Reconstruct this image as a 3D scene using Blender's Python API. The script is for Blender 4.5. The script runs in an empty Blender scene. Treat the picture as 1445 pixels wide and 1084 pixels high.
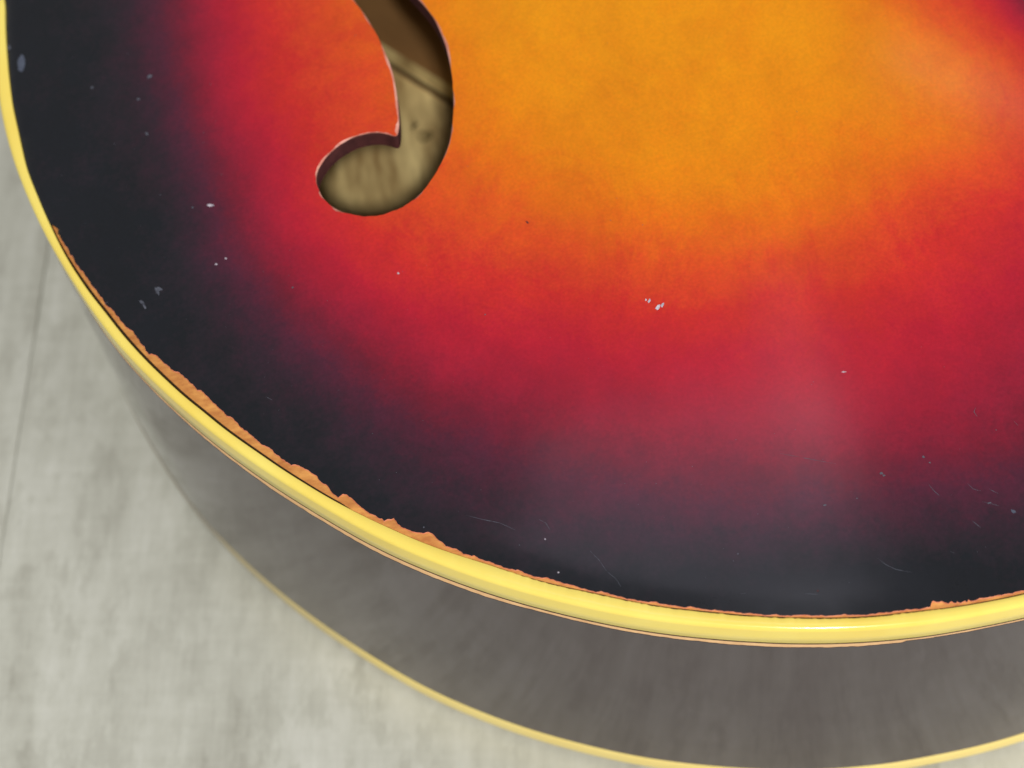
import bpy, math, random
import numpy as np
from mathutils import Matrix, Vector
from mathutils.geometry import delaunay_2d_cdt

S = bpy.context.scene
COL = S.collection
random.seed(7); rng = np.random.default_rng(7)

# ------------------------------------------------------------------ camera
MM = 0.001
FPX = 2800.0                                   # focal length in photo pixels (1445 x 1084)
CX, CY = 722.5, 542.0
NV = np.array([0.06724737, 0.48244989, 0.87333836])       # straight down, in camera axes
E1 = np.cross(NV, [0, 0, 1]); E1 /= np.linalg.norm(E1)
E2 = np.cross(NV, E1)
R_WC = np.array([E1, -E2, -NV])                # camera axes (x right, y down, z ahead) -> world
GAP, DEPTH, BH = 3.0, 85.0, 7.0                # lift of back edge, side depth, binding height
ZB = GAP + DEPTH                               # lower edge of the top binding
ZT = ZB + BH                                   # level of the top's rim
CAM = np.array([0.0, 0.0, ZB + 363.131])
cam = bpy.data.cameras.new('camera'); camo = bpy.data.objects.new('camera', cam); COL.objects.link(camo)
ax = R_WC @ np.array([1, 0, 0]); ay = R_WC @ np.array([0, -1, 0]); az = -(R_WC @ np.array([0, 0, 1]))
camo.matrix_world = Matrix(((ax[0], ay[0], az[0], CAM[0]*MM), (ax[1], ay[1], az[1], CAM[1]*MM),
                            (ax[2], ay[2], az[2], CAM[2]*MM), (0, 0, 0, 1)))
cam.sensor_width = 36.0; cam.lens = FPX/1445.0*36.0
cam.clip_start = 0.02; cam.clip_end = 50.0
cam.dof.use_dof = True; cam.dof.focus_distance = 0.398; cam.dof.aperture_fstop = 12.5
S.camera = camo

# ------------------------------------------------------------------ light
w = bpy.data.worlds.new('World'); S.world = w; w.use_nodes = True
bg = w.node_tree.nodes['Background']; bg.inputs['Color'].default_value = (0.97, 0.99, 1.0, 1); bg.inputs['Strength'].default_value = 0.45
S.view_settings.view_transform = 'Standard'; S.view_settings.look = 'None'
S.view_settings.exposure = 0.0; S.view_settings.gamma = 1.0; S.view_settings.use_curve_mapping = False

def area(name, pos, target, sx, sy, power, color):
    l = bpy.data.lights.new(name, 'AREA'); l.shape = 'RECTANGLE'; l.size = sx; l.size_y = sy
    l.energy = power; l.color = color
    o = bpy.data.objects.new(name, l); COL.objects.link(o); o.location = pos
    o.rotation_euler = (Vector(target)-Vector(pos)).to_track_quat('-Z', 'Y').to_euler()
    return o
area('window_lamp', (0.085, -0.945, 1.75), (0.0, 0.2, 0.09), 0.09, 0.08, 22.5, (1.0, 0.985, 0.95))
area('side_fill', (1.35, -1.1, 0.85), (0.0, 0.2, 0.09), 0.9, 0.9, 16.0, (0.97, 0.98, 1.0))  # added soft fill from the right, brightens the rim and bottom side
area('haze_panel', (0.09, 0.54, 1.5), (0.09, 0.53, 0.09), 0.40, 0.22, 0.36, (0.90, 0.84, 1.0))  # unseen panel added for the hazy reflection low on the top
area('haze_strip', (0.235, 0.66, 1.5), (0.235, 0.65, 0.09), 0.06, 0.28, 0.075, (0.95, 0.95, 1.0))  # narrow unseen panel added for the upright streak of haze
corner_haze = area('corner_haze_panel', (0.585, 1.085, 1.5), (0.585, 1.0849, 0.09), 0.28, 0.06, 0.13, (1.0, 0.93, 0.93))  # unseen panel added for the pale haze near the top-right corner
corner_haze.rotation_euler = (0, 0, math.radians(-37))

# ------------------------------------------------------------------ pixel helpers (photo pixels -> points on real surfaces)
def rays(P):
    P = np.atleast_2d(np.asarray(P, float))
    d = np.c_[(P[:, 0]-CX)/FPX, (P[:, 1]-CY)/FPX, np.ones(len(P))]
    return d @ R_WC.T
def at_z(P, z):
    d = rays(P); z = np.broadcast_to(z, len(d)); t = (z-CAM[2])/d[:, 2]
    return CAM[:2] + d[:, :2]*t[:, None]
def project(X):
    c = (np.asarray(X, float)-CAM) @ R_WC
    return np.c_[c[:, 0]/c[:, 2]*FPX+CX, c[:, 1]/c[:, 2]*FPX+CY]

# ------------------------------------------------------------------ body outline (mm)
B_IN = np.array([(11,0),(10.5,44),(11,78),(14.2,120),(17.7,148),(23.8,175),(30,203),(38.5,240),(48.7,265.5),(60,293),(71,317.5),(92,360),(107.6,385.5),(126.4,413),(146.4,437.5),(180,480),(206.4,508.8),(234,535.4),(261.8,560.8),(286.4,580),(314,603),(341.8,623),(366.6,640),(395.4,660),(428.6,681),(461.8,701),(484,713),(513,727.7),(551,745.4),(590.7,763),(620,774.2),(666.5,789.3),(697.5,798.8),(730.7,811),(780,825.2),(835.4,837),(879.7,847),(940,858),(995.4,863.7),(1050.7,869.4),(1100,872),(1150,873.3),(1200,872.6),(1255,868.7),(1305,862),(1361,854.8),(1445,838.8)])
B_OUT = np.array([(6,-90),(1.5,-35),(-.6,5),(-.9,45),(-.2,85)]+[(1.7,120),(6.6,148),(11.6,175),(18.3,208.6),(25.5,240),(35.4,265.5),(46.5,293),(57.6,319.7),(77.3,360),(93.2,387.7),(109.8,413),(130.9,446.4),(154,481),(176.5,508.8),(202,535.4),(230.8,563),(247.7,582),(275.4,604.4),(304,627.6),(341,656.5),(384.3,686.5),(428.6,714.2),(461.8,734),(490,751),(524.3,772),(568.6,792),(625,815.2),(664.3,829.8),(719.7,848.6),(780,863.6),(835.4,877.5),(890.7,888.6),(940,896.1),(1006.4,902.5),(1050.7,905.8),(1100,908.6),(1150,909.6),(1200,908),(1283,902.5),(1361,890.2),(1445,872)])

def resample(P, step):
    d = np.r_[0, np.cumsum(np.hypot(*np.diff(P, axis=0).T))]
    s = np.linspace(0, d[-1], max(2, int(d[-1]/step)+1))
    return np.c_[np.interp(s, d, P[:, 0]), np.interp(s, d, P[:, 1])]
def smooth(P, k, it=1, closed=False):
    ker = np.hanning(2*k+3)[1:-1]; ker /= ker.sum()
    for _ in range(it):
        if closed: Q = np.r_[P[-k:], P, P[:k]]
        else: Q = np.r_[2*P[0]-P[k:0:-1], P, 2*P[-1]-P[-2:-k-2:-1]]
        P = np.c_[np.convolve(Q[:, 0], ker, 'valid'), np.convolve(Q[:, 1], ker, 'valid')]
    return P
def catmull(P, n=24):
    P = np.asarray(P, float); N = len(P); out = []
    for i in range(N):
        a, b, c, d = P[i-1], P[i], P[(i+1) % N], P[(i+2) % N]
        t = np.linspace(0, 1, n, endpoint=False)[:, None]
        out.append(.5*((2*b)+(c-a)*t+(2*a-5*b+4*c-d)*t*t+(3*b-a-3*c+d)*t**3))
    return np.vstack(out)

XC = 75.0                                      # body centre line
tr = smooth(resample(at_z(B_OUT, ZB), 1.0), 12, 2)        # traced rim, from the left round to the bottom
left = tr[tr[:, 0] < XC]
i_end = len(left)
right_traced = tr[i_end:]
up_left = np.array([(-108, 347), (-105, 374), (-97, 402), (-84, 432), (-68, 462), (-57, 490), (-54, 518), (-59, 548), (-69, 585), (-71, 620),
                    (-57, 660), (-22, 693), (28, 712), (75, 716), (122, 712)])
up_left[0] = left[0]
up_left = catmull(np.vstack([left[16:17], up_left]), 4)[4:4*14+1][3:]
mir = left[::-1].copy(); mir[:, 0] = 2*XC-mir[:, 0]
off = right_traced[-1]-mir[np.argmin(np.abs(mir[:, 0]-right_traced[-1, 0]))]
mir = mir[mir[:, 0] > right_traced[-1, 0]+1.0]
fall = np.clip(1-(mir[:, 0]-right_traced[-1, 0])/90, 0, 1)[:, None]
mir = mir+off*fall*fall
upr = up_left[::-1].copy(); upr[:, 0] = 2*XC-upr[:, 0]
key = np.vstack([left[::8], right_traced[::8], mir[4::8], upr[::-1][:-1], up_left[::-1]])
OUT = catmull(key, 20)
OUT = resample(np.vstack([OUT, OUT[:1]]), 0.36)[:-1]
OUT = smooth(OUT, 11, 1, closed=True)
NO = len(OUT)
tan_ = np.roll(OUT, -3, 0)-np.roll(OUT, 3, 0); tan_ /= np.hypot(*tan_.T)[:, None]
NRM = np.c_[tan_[:, 1], -tan_[:, 0]]                                     # outward for a counter-clockwise outline
area2 = (OUT[:, 0]*np.roll(OUT[:, 1], -1)-np.roll(OUT[:, 0], -1)*OUT[:, 1]).sum()
if area2 < 0: NRM = -NRM
IDX = np.arange(NO)

def nearest(P, chunk=2000):
    P = np.atleast_2d(P); idx = np.empty(len(P), int); dd = np.empty(len(P))
    for a in range(0, len(P), chunk):
        D = (P[a:a+chunk, None, 0]-OUT[None, :, 0])**2+(P[a:a+chunk, None, 1]-OUT[None, :, 1])**2
        j = D.argmin(1); idx[a:a+chunk] = j; dd[a:a+chunk] = np.sqrt(D[np.arange(len(j)), j])
    return idx, dd
def inset_from(P, lo=-1e9):
    """(outline index, inward distance) of points -> function sampled at every outline vertex inside the traced span"""
    i, _ = nearest(P); ins = -((P-OUT[i])*NRM[i]).sum(1)
    return i, ins
VIS0, _ = nearest(at_z([(1.7, 120)], ZB)); VIS0 = VIS0[0]
def span(i0, n):                                # signed index distance forward of the first traced vertex
    d = (i0-VIS0) % NO
    return np.where(d > NO//2, d-NO, d)
SG = span(IDX, NO)
def along(px, ins, outside):
    """interpolate inset along outline; 'outside' beyond both ends"""
    s = span(px, NO).astype(float); o = np.argsort(s, kind='stable')
    v = np.interp(SG, s[o], ins[o])
    v[(SG < s.min()-4) | (SG > s.max()+4)] = outside
    return v
def sm1(v, k):
    ker = np.hanning(2*k+3)[1:-1]; ker /= ker.sum()
    return np.convolve(np.r_[v[-k:], v, v[:k]], ker, 'valid')

i, ins = inset_from(at_z(B_IN, ZT))
BW = sm1(along(i, np.clip(ins, 1.5, 3.4), 2.4), 14)                      # width of the binding's top face
PX_RIM = project(np.c_[OUT, np.full(NO, ZT)])[:, 0]                      # photo column of each rim vertex (traced span only)
VIS = (SG >= -360) & (SG <= span(nearest(at_z([(1445, 872)], ZB))[0], NO)[0]+80)
COLX = np.where(VIS, PX_RIM, 2000.0); COLX[(SG < 0) & VIS] = 0.0

# lacquer edge as it is chipped in the photograph
L_EDGE = [(72,316),(78,319),(82,322),(81.6,329),(88,339),(95.2,350.7),(99.6,360),(101,361),(106,371),(113,380),(117,384),(126.4,396.5),(131,404),(139.7,415.4),(148.6,427.5),(152,433),(155,435),(163,443),(174,456.3),(177,461),(186,467),(193,474),(196,480),(206.4,494.4),(210.9,500),(215,499.5),(219.7,501.6),(228.6,508.8),(238,517),(246.3,524.3),(253,525.4),(258,530),(267,539),(276.2,547.5),(279,550),(284,550.9),(288,555),(292.8,558.6),(300,566.4),(307,573),(314,580),(319.7,586.6),(325,588),(328.5,590),(334,596),(339.6,602),(347,607),(355,613.2),(364,622),(372.8,628.7),(380,632),(389.8,640),(398,647),(406.4,652.2),(412.5,657.2),(415,655),(417.5,654.4),(424,658.8),(428,659),(435.2,663.3),(446.3,672),(451,678),(456.3,682),(459,682.5),(462.9,686.5),(470.7,696.5),(479.5,703),(482,699),(484.2,696.5),(490.6,697.6),(500,705.9),(504.4,710),(511,716),(515.4,720),(523,725),(529.8,727.7),(535.4,732),(538,731.5),(543,735.5),(545.3,732.6),(552,733.8),(555.3,731),(559.7,736.6),(568.6,744.3),(574,747),(579.7,750.4),(589,751),(598.5,753.2),(604,750.4),(610,754),(617.3,760.9),(622,763),(629.5,769.8),(638,772),(645.5,775.5),(655,781),(665.4,786),(667.6,783.8),(675,788),(682,791.6),(690,793),(698,796),(715.2,801.5),(722,803),(729,806),(731,804.3),(740,808),(752.9,813.2),(765,815.5),(780,818.6),(795,822),(802,824),(820,829.6),(835.4,833.8),(850,836),(862,839.3),(877.4,843.8),(897.4,846.5),(920,849.6),(940,852),(962,856),(995.4,859.9),(1028.6,863.2),(1061.8,866),(1100,867.6),(1150,868.4),(1200,867.6),(1255,863.7),(1299.7,858.7),(1314,857),(1314.5,851.5),(1317,848.8),(1321,851),(1323,850.6),(1328.4,849.3),(1334,851),(1339.5,852.2),(1341.7,848.7),(1345,850.8),(1348.5,851.4),(1351.4,848.6),(1355,850.4),(1360.5,848.2),(1364,849.5),(1367.3,845.6),(1371,847.9),(1380,846.5),(1395.7,843.2),(1417.9,838.8),(1445,833.2)]
i, ins = inset_from(at_z(L_EDGE, ZT))
LE = along(i, ins, 0.0)
GAPW = np.interp(COLX, [0, 70, 84, 110, 200, 300, 470, 486, 640, 700, 780, 1100, 1280, 1330, 1445, 1600, 2000],
                       [.30, .32, .45, .62, .62, .55, .38, .10, .10, .16, .30, .36, .36, .22, .28, .30, .30])
jit = rng.normal(0, 1, NO); jit = (jit*.35+sm1(jit, 1)*.8+sm1(jit, 5)*1.1)
LE = LE+np.where((COLX > 60) & (COLX < 1460), jit*.085, 0)
LE = np.where(LE < BW+GAPW*.9, BW+np.where((COLX > 72) & (COLX < 1450), GAPW*.9, .05), LE)

# ------------------------------------------------------------------ arched top
def arch(xy):
    _, d = nearest(xy)
    s = np.clip(d-5.0, 0, 180.0)
    return .115*(s-s*s/360.0)*s/(s+9.0)
def at_top(P):
    z = np.full(len(P), ZT+5.0)
    for _ in range(12):
        xy = at_z(P, z); z = .4*z+.6*(ZT+arch(xy))
    return xy

# ------------------------------------------------------------------ mesh helpers
def link(name, me, parent=None):
    o = bpy.data.objects.new(name, me); COL.objects.link(o)
    if parent is not None: o.parent = parent
    return o
def mesh(name, V, F, mats, parent=None, fm=None, sm=True):
    me = bpy.data.meshes.new(name)
    me.from_pydata([tuple(v) for v in (np.asarray(V, float)*MM)], [], [tuple(int(k) for k in f) for f in F])
    for m in (mats if isinstance(mats, (list, tuple)) else [mats]): me.materials.append(m)
    if fm is not None: me.polygons.foreach_set('material_index', np.asarray(fm, np.int32))
    me.polygons.foreach_set('use_smooth', np.full(len(F), sm))
    me.update()
    return link(name, me, parent)
def ring(name, prof, mats, parent, closed=False, fm=None, sm=True):
    """prof: list of (outward offset array or number, z array or number) swept round the body outline"""
    V = []; K = len(prof)
    for o, z in prof:
        V.append(np.c_[OUT+NRM*np.broadcast_to(o, NO)[:, None], np.broadcast_to(z, NO)])
    V = np.vstack(V); F = []; M = []
    rows = list(range(K)) if closed else list(range(K-1))
    for r in rows:
        a = r*NO; b = ((r+1) % K)*NO
        for j in range(NO):
            k = (j+1) % NO
            F.append((a+j, a+k, b+k, b+j)); M.append(0 if fm is None else fm[r])
    return mesh(name, V, F, mats, parent, M, sm)

# ------------------------------------------------------------------ materials
def mat(name):
    m = bpy.data.materials.new(name); m.use_nodes = True
    nt = m.node_tree; return m, nt, nt.nodes['Principled BSDF']
def node(nt, typ, **kw):
    n = nt.nodes.new(typ)
    for k, v in kw.items():
        if k in n.inputs.keys(): n.inputs[k].default_value = v
        else: setattr(n, k, v)
    return n
def noise(nt, scale, detail=4, rough=.55, mapscale=None, rot=None):
    tc = node(nt, 'ShaderNodeTexCoord'); mp = node(nt, 'ShaderNodeMapping')
    if mapscale: mp.inputs['Scale'].default_value = mapscale
    if rot: mp.inputs['Rotation'].default_value = rot
    nt.links.new(tc.outputs['Object'], mp.inputs['Vector'])
    n = node(nt, 'ShaderNodeTexNoise'); n.inputs['Scale'].default_value = scale; n.inputs['Detail'].default_value = detail
    n.inputs['Roughness'].default_value = rough
    nt.links.new(mp.outputs['Vector'], n.inputs['Vector']); return n
def ramp(nt, src, stops, interp='LINEAR'):
    r = node(nt, 'ShaderNodeValToRGB'); r.color_ramp.interpolation = interp
    e = r.color_ramp.elements
    while len(e) > 1: e.remove(e[-1])
    e[0].position = stops[0][0]; e[0].color = (*stops[0][1], 1)
    for p, c in stops[1:]:
        q = e.new(p); q.color = (*c, 1)
    nt.links.new(src, r.inputs['Fac']); return r
def bump(nt, b, src, strength, dist=.0002):
    bn = node(nt, 'ShaderNodeBump'); bn.inputs['Strength'].default_value = strength; bn.inputs['Distance'].default_value = dist
    nt.links.new(src, bn.inputs['Height']); nt.links.new(bn.outputs['Normal'], b.inputs['Normal'])
def mth(nt, op, a, b):
    n = node(nt, 'ShaderNodeMath', operation=op)
    for k, v in ((0, a), (1, b)):
        if isinstance(v, (int, float)): n.inputs[k].default_value = v
        else: nt.links.new(v, n.inputs[k])
    return n.outputs[0]
def lin(r, g, b):
    f = lambda c: (c/255/12.92 if c <= 10.3 else ((c/255+.055)/1.055)**2.4)
    return (f(r), f(g), f(b))

# sunburst lacquer: the sprayed fade, plus one corner's painted shade, is the attribute 'burst' (0 centre, 1 edge)
M_LAC, nt, b = mat('sunburst_lacquer')
at = node(nt, 'ShaderNodeAttribute', attribute_name='burst')
n1 = noise(nt, 22, 5, .6); n2 = noise(nt, 160, 4, .65); n3 = noise(nt, 900, 2, .6)
v = mth(nt, 'ADD', at.outputs['Fac'], mth(nt, 'MULTIPLY', mth(nt, 'SUBTRACT', n1.outputs['Fac'], .5), .11))
v = mth(nt, 'ADD', v, mth(nt, 'MULTIPLY', mth(nt, 'SUBTRACT', n2.outputs['Fac'], .5), .09))
v = mth(nt, 'ADD', v, mth(nt, 'MULTIPLY', mth(nt, 'SUBTRACT', n3.outputs['Fac'], .5), .06))
nv_ = noise(nt, 26, 6, .7, (1.0, .55, 1)); nv_.inputs['Distortion'].default_value = .8
vein = ramp(nt, mth(nt, 'ABSOLUTE', mth(nt, 'SUBTRACT', nv_.outputs['Fac'], .5), 0), [(0, (1, 1, 1)), (.03, (.3,)*3), (.08, (0, 0, 0))])
msk = ramp(nt, at.outputs['Fac'], [(.35, (1, 1, 1)), (.62, (.12,)*3)])
v = mth(nt, 'ADD', v, mth(nt, 'MULTIPLY', mth(nt, 'MULTIPLY', vein.outputs['Color'], msk.outputs['Color']), .035))
r = ramp(nt, v, [(0, lin(238,150,0)), (.12, lin(234,134,0)), (.25, lin(230,110,10)), (.37, lin(220,76,26)), (.48, lin(204,42,36)),
                 (.58, lin(182,24,46)), (.68, lin(150,22,48)), (.77, lin(112,24,46)), (.85, lin(80,29,49)), (.92, lin(52,30,43)), (.965, lin(36,29,37)), (1, lin(23,25,31))])
mo = noise(nt, 75, 6, .72, (1, .7, 1)); mr = ramp(nt, mo.outputs['Fac'], [(.30, (.86, .82, .78)), (.62, (1.0, 1.0, 1.0))])
fi = noise(nt, 1500, 2, .5); fr_ = ramp(nt, fi.outputs['Fac'], [(.3, (.90,)*3), (.7, (1.04,)*3)])
m1 = node(nt, 'ShaderNodeMix', data_type='RGBA', blend_type='MULTIPLY'); m1.inputs[0].default_value = 1
nt.links.new(r.outputs['Color'], m1.inputs[6]); nt.links.new(mr.outputs['Color'], m1.inputs[7])
m2 = node(nt, 'ShaderNodeMix', data_type='RGBA', blend_type='MULTIPLY'); m2.inputs[0].default_value = 1
nt.links.new(m1.outputs[2], m2.inputs[6]); nt.links.new(fr_.outputs['Color'], m2.inputs[7])
nt.links.new(m2.outputs[2], b.inputs['Base Color'])
b.inputs['IOR'].default_value = 1.45; b.inputs['Specular IOR Level'].default_value = .36
rr = noise(nt, 30, 4); rg = ramp(nt, rr.outputs['Fac'], [(.3, (.11,)*3), (.75, (.17,)*3)])
nt.links.new(rg.outputs['Color'], b.inputs['Roughness'])
bb = noise(nt, 60, 3); bump(nt, b, bb.outputs['Fac'], .06, .0005)

def simple(name, c1, c2, scale, rough, mapscale=None, bmp=0.0, spec=.5, detail=5, rot=None):
    m, nt, b = mat(name)
    n = noise(nt, scale, detail, .6, mapscale, rot)
    r = ramp(nt, n.outputs['Fac'], [(.3, c1), (.7, c2)])
    nt.links.new(r.outputs['Color'], b.inputs['Base Color'])
    b.inputs['Roughness'].default_value = rough; b.inputs['Specular IOR Level'].default_value = spec
    if bmp: bump(nt, b, n.outputs['Fac'], bmp)
    return m
M_BIND = simple('aged_yellow_binding', lin(247,215,94), lin(251,229,116), 28, .15, bmp=.06)
M_BBIND, nt, b = mat('aged_back_binding')          # yellow; its shaded, blurred fade along the left bout is painted grey-brown
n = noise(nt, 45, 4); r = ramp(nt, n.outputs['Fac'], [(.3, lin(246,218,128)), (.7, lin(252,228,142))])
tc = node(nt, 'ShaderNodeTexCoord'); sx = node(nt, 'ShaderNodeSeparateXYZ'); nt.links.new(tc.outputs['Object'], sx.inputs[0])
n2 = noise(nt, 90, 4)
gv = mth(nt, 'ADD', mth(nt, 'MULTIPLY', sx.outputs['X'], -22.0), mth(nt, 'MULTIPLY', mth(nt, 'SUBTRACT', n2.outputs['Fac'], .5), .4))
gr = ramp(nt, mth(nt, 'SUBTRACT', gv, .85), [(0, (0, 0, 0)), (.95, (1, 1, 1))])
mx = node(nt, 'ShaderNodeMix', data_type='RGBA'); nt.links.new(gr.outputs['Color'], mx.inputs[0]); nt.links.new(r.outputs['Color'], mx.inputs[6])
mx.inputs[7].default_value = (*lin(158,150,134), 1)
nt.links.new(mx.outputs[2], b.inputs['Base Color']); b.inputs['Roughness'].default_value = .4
M_WOOD = simple('bare_orange_wood', lin(186,112,56), lin(232,164,86), 260, .8, (1, 2.2, 1), bmp=.35)
M_TAN = simple('bare_tan_wood', lin(206,160,112), lin(226,184,132), 300, .75, bmp=.25)
M_CHIPEDGE = simple('broken_lacquer_edge', lin(206,120,92), lin(236,160,128), 700, .6)
M_GROOVE = simple('groove_and_shadow_line', lin(50,40,14), lin(70,44,20), 300, .8)  # groove colour, also painted as contact shadow at the brace base
M_INNER = simple('pale_inside_wood', lin(150,116,66), lin(250,224,156), 110, .8, (1.6, .4, 1), bmp=.1, rot=(0, 0, .7))
M_BRACE = simple('brown_inside_brace', lin(160,116,68), lin(182,134,80), 60, .85, (.2, 1, 1))
M_HOLEWALL = simple('stained_cut_edge', lin(66,34,34), lin(94,50,48), 300, .5)
M_HOLERIM = simple('worn_glint_rim', lin(196,104,84), lin(240,184,164), 200, .3)  # worn pale edge, its glint put into the colour
M_MARK = simple('pencil_mark_grey', lin(116,98,58), lin(130,110,66), 400, .8)
M_WHITE = simple('white_dent', lin(140,132,144), lin(220,210,218), 900, .5)
M_GREY = simple('grey_scuff', lin(60,62,72), lin(94,96,108), 900, .45)
M_BLUE = simple('bluish_smear', lin(66,72,88), lin(80,86,102), 900, .4)
M_DARK = simple('dark_spot', lin(60,16,20), lin(80,24,24), 900, .6)
M_BLACK = simple('black_metal', (.01, .01, .012), (.016, .016, .018), 60, .3)

M_SIDE, nt, b = mat('black_side_lacquer')
n = noise(nt, 40, 4); r = ramp(nt, n.outputs['Fac'], [(.3, lin(46,33,39)), (.7, lin(50,38,44))])
nt.links.new(r.outputs['Color'], b.inputs['Base Color']); b.inputs['Roughness'].default_value = .05; b.inputs['Specular Tint'].default_value = (1.0, .87, .91, 1); b.inputs['IOR'].default_value = 1.6
nb = noise(nt, 25, 3); bump(nt, b, nb.outputs['Fac'], .05, .001)

# floor planks
SEAM = at_z([(68, 350), (6, 744)], 0.0)
sd = SEAM[0]-SEAM[1]; sd /= np.hypot(*sd); ANG = math.atan2(sd[1], sd[0])        # direction of the planks
M_PLANK, nt, b = mat('whitewashed_plank')
tc = node(nt, 'ShaderNodeTexCoord'); oi = node(nt, 'ShaderNodeObjectInfo')
vm = node(nt, 'ShaderNodeVectorMath', operation='MULTIPLY_ADD')
nt.links.new(oi.outputs['Random'], vm.inputs[0]); vm.inputs[1].default_value = (7, 13, 3); nt.links.new(tc.outputs['Object'], vm.inputs[2])
def pn(scale, ms, det, rough=.6):
    mp = node(nt, 'ShaderNodeMapping'); mp.inputs['Scale'].default_value = ms; nt.links.new(vm.outputs[0], mp.inputs['Vector'])
    n = node(nt, 'ShaderNodeTexNoise'); n.inputs['Scale'].default_value = scale; n.inputs['Detail'].default_value = det; n.inputs['Roughness'].default_value = rough
    nt.links.new(mp.outputs[0], n.inputs['Vector']); return n.outputs['Fac']
big = pn(16, (.4, 1, 1), 5); grain = pn(260, (.12, 1, 1), 6, .65); blot = pn(300, (.9, 1, 1), 4, .6); saw = pn(430, (1, .08, 1), 2)
strk = pn(95, (.16, 1, 1), 4, .55)
v = mth(nt, 'ADD', mth(nt, 'MULTIPLY', big, .24), mth(nt, 'MULTIPLY', strk, .34))
v = mth(nt, 'ADD', v, mth(nt, 'MULTIPLY', grain, .20))
v = mth(nt, 'ADD', v, mth(nt, 'MULTIPLY', blot, .14))
v = mth(nt, 'ADD', v, mth(nt, 'MULTIPLY', saw, .08))
patch = pn(150, (.5, 1, 1), 6, .66)
pr_ = ramp(nt, patch, [(.50, (0, 0, 0)), (.60, (1, 1, 1))])
v = mth(nt, 'SUBTRACT', v, mth(nt, 'MULTIPLY', pr_.outputs['Color'], mth(nt, 'MULTIPLY', mth(nt, 'MULTIPLY', big, blot), .26)))
r = ramp(nt, v, [(.26, lin(146,142,130)), (.37, lin(174,172,159)), (.49, lin(193,192,179)), (.62, lin(211,210,199))])
nt.links.new(r.outputs['Color'], b.inputs['Base Color']); b.inputs['Roughness'].default_value = .5; b.inputs['Specular IOR Level'].default_value = .35
bump(nt, b, v, .25, .0004)
M_UNDER = simple('dark_joint', lin(158,156,148), lin(166,164,156), 60, .9)

# ------------------------------------------------------------------ floor (setting)
PW, PL, PT, J = 280.0, 1220.0, 8.0, 0.15
floor = mesh('floor', [(-2300, -2300, -PT), (2300, -2300, -PT), (2300, 2300, -PT), (-2300, 2300, -PT)], [(0, 1, 2, 3)], M_UNDER, sm=False)
floor['kind'] = 'structure'
hx, hy, bv = PL/2-J/2, PW/2-J/2, .28
Vp = [(sx*hx, sy*hy, -PT+.01) for sx, sy in ((-1,-1),(1,-1),(1,1),(-1,1))] + [(sx*hx, sy*hy, -bv) for sx, sy in ((-1,-1),(1,-1),(1,1),(-1,1))] + \
     [(sx*(hx-bv), sy*(hy-bv), 0) for sx, sy in ((-1,-1),(1,-1),(1,1),(-1,1))]
Fp = [(8, 9, 10, 11)]
for a in range(4):
    c = (a+1) % 4; Fp += [(a, c, 4+c, 4+a), (4+a, 4+c, 8+c, 8+a)]
pl0 = None
dv = np.array([math.cos(ANG), math.sin(ANG)]); nv = np.array([dv[1], -dv[0]])      # nv points to the right of the seam
for row in range(-7, 8):
    for k in range(-2, 3):
        c = SEAM[1]+nv*(row+.5)*PW+dv*(k*PL+200+((row*397) % 1220-610)*(row != 0)*.8)
        if row == -1: c = SEAM[1]+nv*(row+.5)*PW+dv*(k*PL-350)
        if abs(c[0]) > 2000 or abs(c[1]) > 1900: continue
        if pl0 is None: o = pl0 = mesh('plank', Vp, Fp, M_PLANK, floor, sm=False)
        else: o = pl0.copy(); COL.objects.link(o); o.parent = floor
        o.location = (c[0]*MM, c[1]*MM, 0); o.rotation_euler = (0, 0, ANG)

# ------------------------------------------------------------------ guitar
gt = bpy.data.objects.new('guitar', None); COL.objects.link(gt)
gt['label'] = 'hollow guitar body with sunburst top, f-hole and chipped yellow-bound edge on the pale floor'
gt['category'] = 'guitar'
gt.location = (XC*MM, OUT[:, 1].min()*MM+.2, 0)
GINV = Matrix.Translation(-gt.location)
_link = link
def link(name, me, parent=None):
    o = _link(name, me, parent)
    if parent is not None and parent is not floor:
        o.matrix_parent_inverse = GINV if parent is gt else Matrix.Identity(4)
    return o

# f-hole outline (photo pixels; the part above the frame follows the usual shape of such a hole)
FH = [(499.5,0),(512.8,17.7),(527.5,41.3),(542.3,70.8),(552.6,97.4),(558.5,124),(561.5,147.5),(563,171),(562.2,182),(560.2,190.2),(555,191.2),(548,189),(536.4,186.6),(524,186.6),(512.8,188.8),(500,192.4),(489.2,197.7),(478,204.6),(468.5,212.5),(460,221),(453.8,230),(448.4,239.5),(446.2,249),(446.6,258),(449.3,265.6),(453.5,275),(459.7,283.3),(469,291),(480.3,297),(492,301),(503.9,303.6),(515,304.8),(527.5,304.5),(541,302.4),(554,298),(568,291.5),(580.6,283.3),(593,272.5),(604.2,259.7),(614,245.5),(622,230),(628.6,215.5),(633.8,200.7),(637.2,183),(639,165.2),(640,149),(639.7,132.8),(638.8,116.5),(636.7,100.3),(633.5,82.6),(629.3,64.9),(623.2,48.5),(616,32.5),(608.5,20),(592.4,0),(560,-36),(531,-84),(517,-134),(520,-176),(536,-200),(560,-204),(584,-196),(602,-206),(606,-226),(594,-248),(566,-262),(530,-258),(498,-236),(474,-200),(462,-150),(462,-100),(474,-48),(488,-20)]
FHm = at_top(np.array(FH, float))
FHm = catmull(FHm, 3)
if ((FHm[:, 0]*np.roll(FHm[:, 1], -1)-np.roll(FHm[:, 0], -1)*FHm[:, 1]).sum()) < 0: FHm = FHm[::-1]
ft = np.roll(FHm, -1, 0)-np.roll(FHm, 1, 0); ft /= np.hypot(*ft.T)[:, None]; FN = np.c_[ft[:, 1], -ft[:, 0]]     # outward, away from the opening
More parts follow.
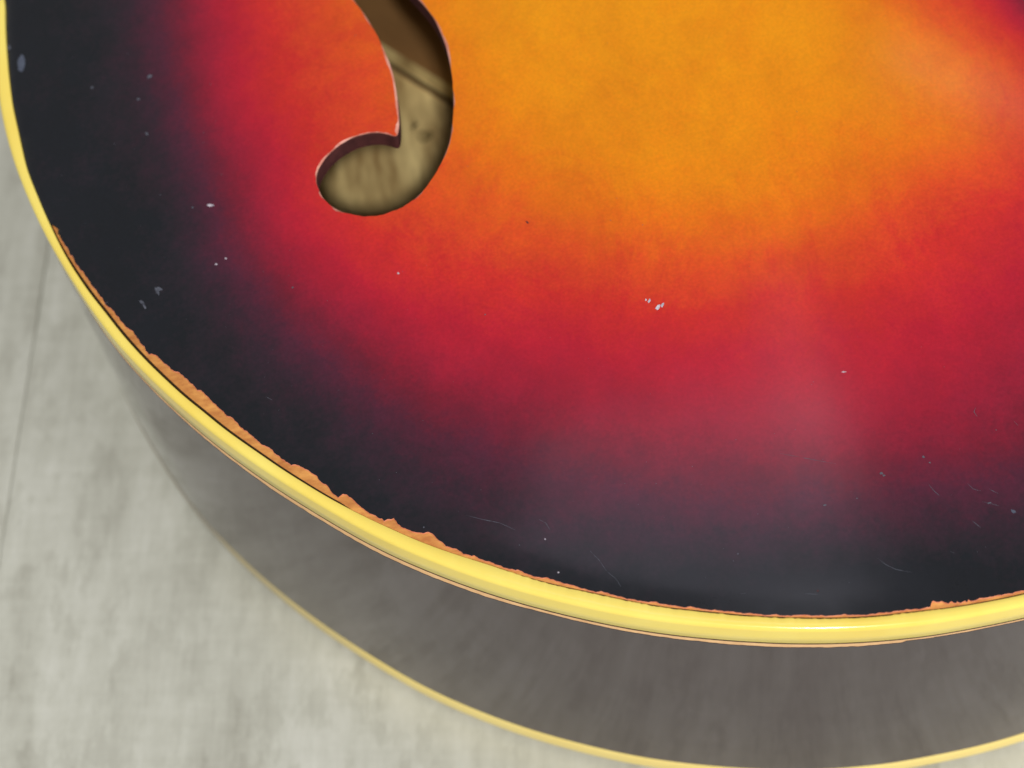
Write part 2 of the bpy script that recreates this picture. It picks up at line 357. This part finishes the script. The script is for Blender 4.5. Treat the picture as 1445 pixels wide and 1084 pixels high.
rough_edge = rng.normal(0, .045, len(FHm))
RIMW = np.clip(.08+.34*np.clip(FN @ np.array([-.7, -.72]), 0, 1)+sm1(rng.normal(0, .55, len(FHm)), 3), .04, .65)  # wider on the left and lower edges, where the glint is painted

def inside(P, poly):
    c = np.zeros(len(P), bool); x, y = P.T
    for (x0, y0), (x1, y1) in zip(poly, np.roll(poly, -1, 0)):
        if y0 == y1: continue
        m = ((y0 > y) != (y1 > y)) & (x < (x1-x0)*(y-y0)/(y1-y0)+x0); c ^= m
    return c

# sprayed fade, with shade painted into the top-right corner: control values read along the photograph, extended by symmetry beyond the frame
TC = [
 [0, (20,1),(150,.96),(200,.90),(240,.82),(300,.63),(400,.43),(480,.37),(640,.10),(700,.04),(800,0),(1000,.02),(1150,.07),(1200,.10),(1260,.30),(1330,.38),(1400,.46),(1445,.82)],
 [60, (1250,.14),(1310,.24),(1360,.36),(1400,.39),(1445,.48)],
 [130, (30,1),(180,.95),(240,.88),(300,.67),(360,.54),(430,.44),(540,.38),(650,.15),(750,.06),(900,.05),(1100,.10),(1300,.16),(1370,.22),(1445,.42)],
 [250, (55,1),(220,.97),(280,.86),(340,.70),(400,.56),(440,.49),(640,.33),(750,.21),(850,.14),(1000,.12),(1150,.17),(1300,.34),(1445,.48)],
 [330, (100,1),(260,.95),(320,.82),(380,.66),(450,.54),(550,.45),(650,.40),(800,.33),(1000,.28),(1100,.29),(1250,.40),(1445,.55)],
 [430, (160,1),(330,.93),(400,.81),(470,.68),(560,.58),(700,.51),(850,.46),(1000,.45),(1150,.49),(1300,.55),(1445,.61)],
 [520, (230,1),(420,.92),(500,.81),(580,.71),(700,.63),(850,.59),(1000,.58),(1150,.59),(1300,.62),(1445,.67)],
 [600, (330,1),(500,.93),(580,.85),(680,.77),(800,.72),(950,.68),(1100,.66),(1250,.68),(1400,.73)],
 [680, (450,1),(620,.93),(750,.87),(900,.82),(1050,.79),(1200,.80),(1350,.84),(1445,.87)],
 [750, (560,1),(700,.96),(900,.92),(1100,.90),(1300,.93),(1445,.95)],
 [815, (700,1),(900,1),(1100,1),(1300,1),(1440,1)]]
cp = np.array([(x, row[0], t) for row in TC for x, t in row[1:]], float)
cxy = at_top(cp[:, :2]); ct = cp[:, 2]
extra = [(20, 345, 0), (60, 380, .02), (150, 330, .42), (-20, 360, .25), (-60, 360, .55), (-85, 360, .9), (190, 300, .55), (200, 240, .8), (175, 200, .85)]
cxy = np.r_[cxy, [(a, c) for a, c, _ in extra]]; ct = np.r_[ct, [c for _, _, c in extra]]
def tps_u(r2): return np.where(r2 > 1e-9, r2*np.log(r2+1e-12), 0)
nC = len(cxy); sc = 100.0
Kc = tps_u((((cxy[:, None]-cxy[None])/sc)**2).sum(2))+np.eye(nC)*.02
Pc = np.c_[np.ones(nC), cxy/sc]
A = np.block([[Kc, Pc], [Pc.T, np.zeros((3, 3))]])
sol = np.linalg.solve(A, np.r_[ct, 0, 0, 0])
def burst(xy):
    out = np.empty(len(xy))
    for a in range(0, len(xy), 4000):
        q = xy[a:a+4000]
        U = tps_u((((q[:, None]-cxy[None])/sc)**2).sum(2))
        out[a:a+4000] = U @ sol[:nC]+np.c_[np.ones(len(q)), q/sc] @ sol[nC:]
    p = project(np.c_[xy, np.full(len(xy), ZT)])
    far = np.clip(np.maximum.reduce([-p[:, 0], p[:, 0]-1445, -p[:, 1], p[:, 1]-1084])/120.0, 0, 1)
    far = np.where(xy[:, 1] > 420, 1, far)
    _, d = nearest(xy); gen = np.clip(1.05-(d-18)/80, 0, 1)
    return np.clip(out*(1-far)+gen*far, 0, 1)

# soundboard: jagged lacquer edge, f-hole, arched; lacquer on top, bare wood below
edge = OUT-NRM*LE[:, None]
gx, gy = [], []
fine = np.array([(x, y) for y in np.arange(120, 345, 2.2) for x in np.arange(-118, 150, 2.2)])
coarse = np.array([(x, y) for y in np.arange(120, 720, 9.0) for x in np.arange(-118, 270, 9.0)])
coarse = coarse[~((coarse[:, 1] < 347) & (coarse[:, 0] < 152))]
G = np.r_[fine, coarse]; G = G+rng.normal(0, .25, G.shape)
ii, dd = nearest(G)
G = G[inside(G, OUT) & (dd > LE[ii]+1.3)]
fo = FHm+FN*RIMW[:, None]+FN*rough_edge[:, None]
FD = np.sqrt(((G[:, None]-FHm[None])**2).sum(2)).min(1)
G = G[(FD > 1.1) & ~inside(G, FHm)]
step = np.where(VIS, 1, 6); keep = VIS | (IDX % 6 == 0)
edge_k = edge[keep]; nE, nF = len(edge_k), len(fo)
allp = np.vstack([edge_k, fo, G])
edges = [(k, (k+1) % nE) for k in range(nE)]+[(nE+k, nE+(k+1) % nF) for k in range(nF)]
vv, ee, ff, ov, oe, of_ = delaunay_2d_cdt([Vector(p) for p in allp], edges, [], 0, 1e-6)
vv = np.array([tuple(p) for p in vv]); src = np.array([o[0] if o else -1 for o in ov])
tri = np.array([f for f in ff if len(f) == 3])
cen = vv[tri].mean(1)
tri = tri[inside(cen, edge_k) & ~inside(cen, fo)]
zt = ZT+arch(vv); TH = 4.8
nV = len(vv)
V = list(np.c_[vv, zt])
F = [tuple(t) for t in tri]; FM = [0]*len(F)
a_ = vv[tri]; flip = ((a_[:, 1]-a_[:, 0])[:, 0]*(a_[:, 2]-a_[:, 0])[:, 1]-(a_[:, 1]-a_[:, 0])[:, 1]*(a_[:, 2]-a_[:, 0])[:, 0]) < 0
F = [t if not fl else t[::-1] for t, fl in zip(F, flip)]
where = {}
for k, sidx in enumerate(src):
    if sidx >= 0: where.setdefault(int(sidx), k)
# broken lacquer edge (a step of 0.3 mm down to the bare wood)
e_top = [where[k] for k in range(nE)]
base = len(V)
for k in range(nE):
    p = vv[e_top[k]]; j, = nearest(p[None])[0:1]; q = p+NRM[j[0]]*.10
    V.append((q[0], q[1], zt[e_top[k]]-.38))
vis_k = VIS[keep]; colk = COLX[keep]
for k in range(nE):
    l = (k+1) % nE; F.append((e_top[k], base+k, base+l, e_top[l])); FM.append(1 if (vis_k[k] and 70 < colk[k] < 1460) else 0)
# f-hole rim bevel, wall, then the underside of the plate
f_top = [where[nE+k] for k in range(nF)]
zin = zt[f_top]
b1 = len(V); V += [(p[0], p[1], z-.28) for p, z in zip(FHm, zin)]
b2 = len(V); V += [(p[0], p[1], z-TH) for p, z in zip(FHm, zin)]
for k in range(nF):
    l = (k+1) % nF
b3 = len(V); V += [(p[0], p[1], z-TH) for p, z in zip(vv, zt)]
for t in F[:len(tri)]: F.append((b3+t[2], b3+t[1], b3+t[0])); FM.append(4)
for k in range(nF):
    l = (k+1) % nF; F.append((b2+l, b2+k, b3+f_top[k], b3+f_top[l])); FM.append(4)
sb = mesh('soundboard', V, F, [M_LAC, M_CHIPEDGE, M_HOLERIM, M_HOLEWALL, M_INNER], gt, FM)
HV = [tuple(V[f_top[k]]) for k in range(nF)]+[tuple(V[b1+k]) for k in range(nF)]*2+[tuple(V[b2+k]) for k in range(nF)]
HF = []; HM = []
for k in range(nF):
    l = (k+1) % nF
    HF += [(l, k, nF+k, nF+l), (2*nF+l, 2*nF+k, 3*nF+k, 3*nF+l)]; HM += [0, 1]
mesh('f_hole_edge', HV, HF, [M_HOLERIM, M_HOLEWALL], sb, HM)
me = sb.data
att = me.attributes.new('burst', 'FLOAT', 'POINT')
bt = burst(vv); full = np.ones(len(V)); full[:nV] = bt; full[b3:b3+nV] = bt
full[base:base+nE] = 1
att.data.foreach_set('value', full.astype(np.float32))
# keep the hole walls and chip edges crisp
sharp = np.zeros(len(me.edges), bool)
fmi = np.array(FM)
from collections import defaultdict
ef = defaultdict(list)
for p in me.polygons:
    for ek in p.edge_keys: ef[ek].append(p.material_index)
for e_ in me.edges:
    s = ef[tuple(sorted(e_.vertices))]
    if len(set(s)) > 1: sharp[e_.index] = True
ea = me.attributes.new('sharp_edge', 'BOOLEAN', 'EDGE'); ea.data.foreach_set('value', sharp)

# bare wood at the rim, shown where the lacquer has chipped away, with the dark glue line beside the binding
wz = ZT-.34
ring('bare_wood_edge', [(-(BW+14), wz-.2), (-(BW+8), wz), (-(BW+GAPW), wz), (-(BW+GAPW-.02), wz-1.1), (-(BW-.2), wz-1.1)], [M_WOOD, M_GROOVE], gt, fm=[0, 0, 1, 1])

# top binding, rounded outer corner, slightly ragged inner edge
tooth = np.where((COLX > 700) & (COLX < 1330), np.abs(sm1(rng.normal(0, 1, NO), 1))*.16, 0)
prof = [(-BW-.0+(-tooth), ZT-.12), (-BW+.18, ZT+.12)]
R_ = .95
for a in np.radians([0, 12, 25, 40, 55, 70, 82, 90]):
    prof.append((.05-R_+R_*math.sin(a), ZT-.10-R_+R_*math.cos(a)))
prof += [(.05, ZT-4), (.05, ZB+.2), (-.1, ZB), (-.9, ZB)]
prof = [(-BW-tooth, ZT-1.6)]+prof
ring('top_binding', prof, M_BIND, gt)

# side: black lacquer with a jagged upper edge over the bare tan wood
jag = sm1(rng.normal(0, 1, NO), 2)*.35+sm1(rng.normal(0, 1, NO), 10)*.5
TANH = np.interp(COLX, [0, 100, 130, 250, 380, 650, 780, 1000, 1060, 1280, 1286, 1445, 2000], [0, .1, .7, 1.2, 1.7, 1.6, 1.0, 1.15, 1.3, 1.2, .6, .6, .6])
TANH = np.maximum(TANH*1.15+jag*.35*np.clip(TANH, 0, 1), .05)
zs = ZB-.55-TANH
ring('bare_side_edge', [(-.9, ZB-.02), (-.7, ZB-.62), (-.04, ZB-.62), (-.04, ZB-5)], [M_GROOVE, M_TAN], gt, fm=[0, 0, 1])
zl = GAP+BH
side_prof = [(-.06, zs+.02), (-.02, zs), (.03, zs-.06), (.03, zs-.25)]
for k in range(1, 11): side_prof.append((.03, zs-.25+(zl-.1-(zs-.25))*k/10))
sd_ = ring('side', side_prof, [M_SIDE, M_TAN], gt, fm=[1]+[0]*(len(side_prof)-2))
ring('inner_side', [(-3, ZB-1), (-3, GAP+3)], M_INNER, gt)
# back binding and back
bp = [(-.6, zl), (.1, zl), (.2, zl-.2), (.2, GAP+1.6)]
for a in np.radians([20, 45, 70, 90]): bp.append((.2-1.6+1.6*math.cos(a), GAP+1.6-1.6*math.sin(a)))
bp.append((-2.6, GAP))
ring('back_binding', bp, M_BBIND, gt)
# back plate: concentric rings, bulging down to the floor, and its inner face
def plate(name, z0, bulge, m, extra_inset=0.0, up=True):
    c = OUT.mean(0); sel = OUT[::6]-NRM[::6]*(2.4+extra_inset); K = len(sel); V = []; F = []
    fr = [1, .97, .93, .88, .8, .7, .55, .4, .2]
    for f in fr: V += [(*(c+(q-c)*f), z0-bulge*(1-f)**.8*0-bulge*np.sin(min(1, (1-f)/.5)*math.pi/2)) for q in sel]
    V.append((*c, z0-bulge)); 
    for r in range(len(fr)-1):
        for k in range(K):
            l = (k+1) % K; F.append((r*K+k, r*K+l, (r+1)*K+l, (r+1)*K+k))
    for k in range(K): F.append(((len(fr)-1)*K+k, (len(fr)-1)*K+(k+1) % K, len(V)-1))
    return mesh(name, V, F, m, gt)
IB = 5.3                                       # level of the inside of the back under the f-hole
plate('back', GAP, GAP-.2, M_SIDE)
ib_ = plate('inner_back', 7.0, 2.0, M_INNER, 1.0)

# brace across the inside of the back, seen through the f-hole
def at_back(P): return at_z(P, IB+.4)
bl = at_back([(572, 104), (640, 146)])
bd = bl[1]-bl[0]; bd /= np.hypot(*bd); bn_ = np.array([-bd[1], bd[0]])
if bn_[1] < 0: bn_ = -bn_
o0, o1 = bl[0]-bd*60, bl[1]+bd*110
pr = [(-.8, IB-1), (-.8, IB+.45), (-.05, IB+.5), (.1, IB+1.2), (.5, IB+2.6), (1.2, IB+6), (2.0, IB+56), (5, IB+58), (16, IB+58), (18, IB+56), (18, IB-1)]
V = [(*(p+bn_*u), z) for p in (o0, o1) for u, z in pr]; K = len(pr)
F = [(k, k+K, (k+1) % K+K, (k+1) % K) for k in range(K)]+[tuple(range(K))[::-1], tuple(range(K, 2*K))]
mesh('inner_brace', V, F, [M_BRACE, M_INNER, M_GROOVE], gt, [0, 2, 2, 1, 1]+[0]*(K-5)+[0, 0], sm=False)  # pale foot paints the lit base, dark strip its contact shadow

# faint pencilled squiggle on the inside of the back
def stroke(P, width, z=None, top=True):
    P = resample(np.asarray(P, float), .5); t = np.gradient(P, axis=0); t /= np.hypot(*t.T)[:, None]+1e-9; n = np.c_[-t[:, 1], t[:, 0]]
    L = len(P); wv = width*.5*np.sin(np.linspace(.25, math.pi-.25, L))*(1+.3*rng.normal(0, 1, L))
    Q = np.r_[P+n*wv[:, None], P-n*wv[:, None]]
    zz = ZT+arch(Q)+.035 if z is None else np.full(2*L, z)
    return np.c_[Q, zz], [(k, k+1, L+k+1, L+k) for k in range(L-1)]
V = np.empty((0, 3)); F = []
for line in ([(580,181),(586,176),(591,173)], [(590,192),(595,186),(600,189),(603,195),(598,200),(593,197),(590,192)], [(600,188),(607,186),(608,194),(604,198)], [(585,168),(583,186)]):
    v_, f_ = stroke(at_back(line), 1.0, IB+.45); F += [tuple(k+len(V) for k in f) for f in f_]; V = np.r_[V, v_]
mesh('pencil_mark', V, F, M_MARK, ib_)

# dents, scuffs and scratches in the lacquer: thin flakes of their own, following the arch
def blob(px, py, rx, ry, rot, m, name, n=11, rag=.35, label=None):
    a = np.linspace(0, 2*math.pi, n, endpoint=False); r = 1+rng.uniform(-rag, rag, n)
    x = np.cos(a)*rx*r; y = np.sin(a)*ry*r; c, s = math.cos(rot), math.sin(rot)
    P = np.c_[px+x*c-y*s, py+x*s+y*c]; P = np.r_[P, [(px, py)]]
    xy = at_top(P); V = np.c_[xy, ZT+arch(xy)+.04]
    o = mesh(name, V, [(k, (k+1) % n, n) for k in range(n)], m, sb)
    if label: o['label'] = label
    return o
for px, py, rx, ry, rot, m in [(929,433,2.6,5.2,.6,M_WHITE),(934.5,431,1.6,3.6,.5,M_WHITE),(916,425,1.5,2.7,.4,M_WHITE),(911.5,423.5,1.1,1.5,0,M_WHITE),
        (297,290,5,1.6,.1,M_WHITE),(272,293,1.6,1.2,0,M_GREY),(224,408,4.5,3,.3,M_GREY),(222,411,6,2,1.2,M_GREY),(200,427,4,2.2,.7,M_GREY),(204,433,4,1.5,1.1,M_GREY),
        (211,108,4.5,1.8,-.7,M_GREY),(130,124,2.2,1.6,0,M_GREY),(207,189,3,1.6,.8,M_GREY),(195,140,2.5,1.5,0,M_GREY),(13,67,2,3.5,0,M_GREY),
        (744,314,3,1.2,.7,M_DARK),(562,386,1.6,1.3,0,M_WHITE),(1191,525,4,1,0,M_WHITE),(1244,668,3,1.8,.4,M_GREY),(1247,671,2,1.4,0,M_GREY),(1312,653,1.2,1.2,0,M_GREY),
        (1303,645,2,1.6,0,M_GREY),(1164,713,2.2,1.2,-.2,M_GREY),(1396,710,2.6,1.1,-.3,M_GREY),(1430,722,4,2,.6,M_BLUE),(1154,834,1.6,1.3,0,M_DARK),(769,761,1.2,1.3,0,M_WHITE),
        (788,808,1.2,1.3,0,M_WHITE),(598,744,1.0,1.1,0,M_GREY),(413,406,1.4,1.1,0,M_GREY),(319,365,1.4,1.1,0,M_WHITE),(305,373,1.6,1.2,0,M_WHITE)]:
    blob(px, py, rx, ry, rot, m, 'dent')
blob(30, 90, 5, 12, .05, M_BLUE, 'smear', 16, .12)
for line, wd, m in [([(657,727),(680,733),(705,738),(727,748)], .10, M_GREY), ([(760,733),(770,738),(776,748)], .07, M_GREY), ([(832,777),(845,790),(856,806)], .08, M_GREY),
        ([(856,806),(870,818),(876,828)], .08, M_GREY), ([(1237,787),(1250,797),(1265,804),(1287,808)], .07, M_GREY), ([(1310,683),(1318,693),(1326,700)], .10, M_GREY),
        ([(1365,682),(1373,690),(1384,693)], .07, M_GREY), ([(1395,690),(1409,697)], .08, M_GREY), ([(1372,735),(1384,745)], .10, M_GREY), ([(1430,594),(1437,601)], .08, M_GREY),
        ([(1377,575),(1374,581),(1379,588)], .10, M_GREY), ([(1340,778),(1348,781)], .07, M_GREY), ([(1136,838),(1154,839)], .10, M_GREY), ([(1045,838),(1055,837)], .08, M_GREY),
        ([(1386,708),(1410,714)], .07, M_GREY), ([(146,430),(152,426),(154,428)], .08, M_GREY), ([(375,560),(385,565)], .07, M_GREY), ([(1100,640),(1180,655)], .07, M_GREY)]:
    v_, f_ = stroke(at_top(np.array(line, float)), wd); mesh('scratch', v_, f_, m, sb)
# fine dust, uncountable
V = []; F = []
dp = np.c_[rng.uniform(30, 1440, 240), rng.uniform(5, 850, 240)]
dq = at_top(dp); di, ddd = nearest(dq)
for (x, y), d_, k in zip(dq, ddd, range(240)):
    if d_ < 8 or not inside(np.array([(x, y)]), OUT)[0] or (np.hypot(*(FHm-(x, y)).T).min() < 3) or inside(np.array([(x, y)]), FHm)[0]: continue
    if rng.uniform() > (1.0 if d_ < 60 else .25): continue
    r0 = rng.choice([.06, .08, .11, .17], p=[.5, .36, .12, .02]); z0 = ZT+arch(np.array([(x, y)]))[0]+.05
    s0 = len(V); V += [(x+r0*math.cos(a)*rng.uniform(.7, 1.3), y+r0*math.sin(a)*rng.uniform(.7, 1.3), z0) for a in np.linspace(0, 6.28, 6)[:-1]]; F.append(tuple(range(s0, s0+5)))
du = mesh('dust', V, F, M_GREY, sb); du['kind'] = 'stuff'
# nick and scratch on the side
def on_side(px, py):
    z = np.array([ZB-20.0])
    best = None
    for zz in np.arange(GAP+8, ZB-1, .5):
        q = at_z([(px, py)], zz); _, d = nearest(q)
        if best is None or d[0] < best[0]: best = (d[0], q[0], zz)
    j = nearest(best[1][None])[0][0]; p = OUT[j]+NRM[j]*.03
    return np.array([p[0], p[1], best[2]])
for pts_, wd, m in [([(549,826),(556,829),(564,833)], .5, M_CHIPEDGE), ([(484,889),(500,905),(515,922)], .07, M_GREY)]:
    q = np.array([on_side(*p) for p in pts_]); q = np.vstack([q[0]+(q[1]-q[0])*t for t in np.linspace(0, 1, 5)]+[q[1]+(q[2]-q[1])*t for t in np.linspace(.2, 1, 5)])
    wv = wd*np.sin(np.linspace(.2, math.pi-.2, len(q)))[:, None]
    V = np.r_[q+wv*np.array([0, 0, 1]), q-wv*np.array([0, 0, 1])]; L = len(q)
    mesh('nick', V, [(k, k+1, L+k+1, L+k) for k in range(L-1)], m, sd_)
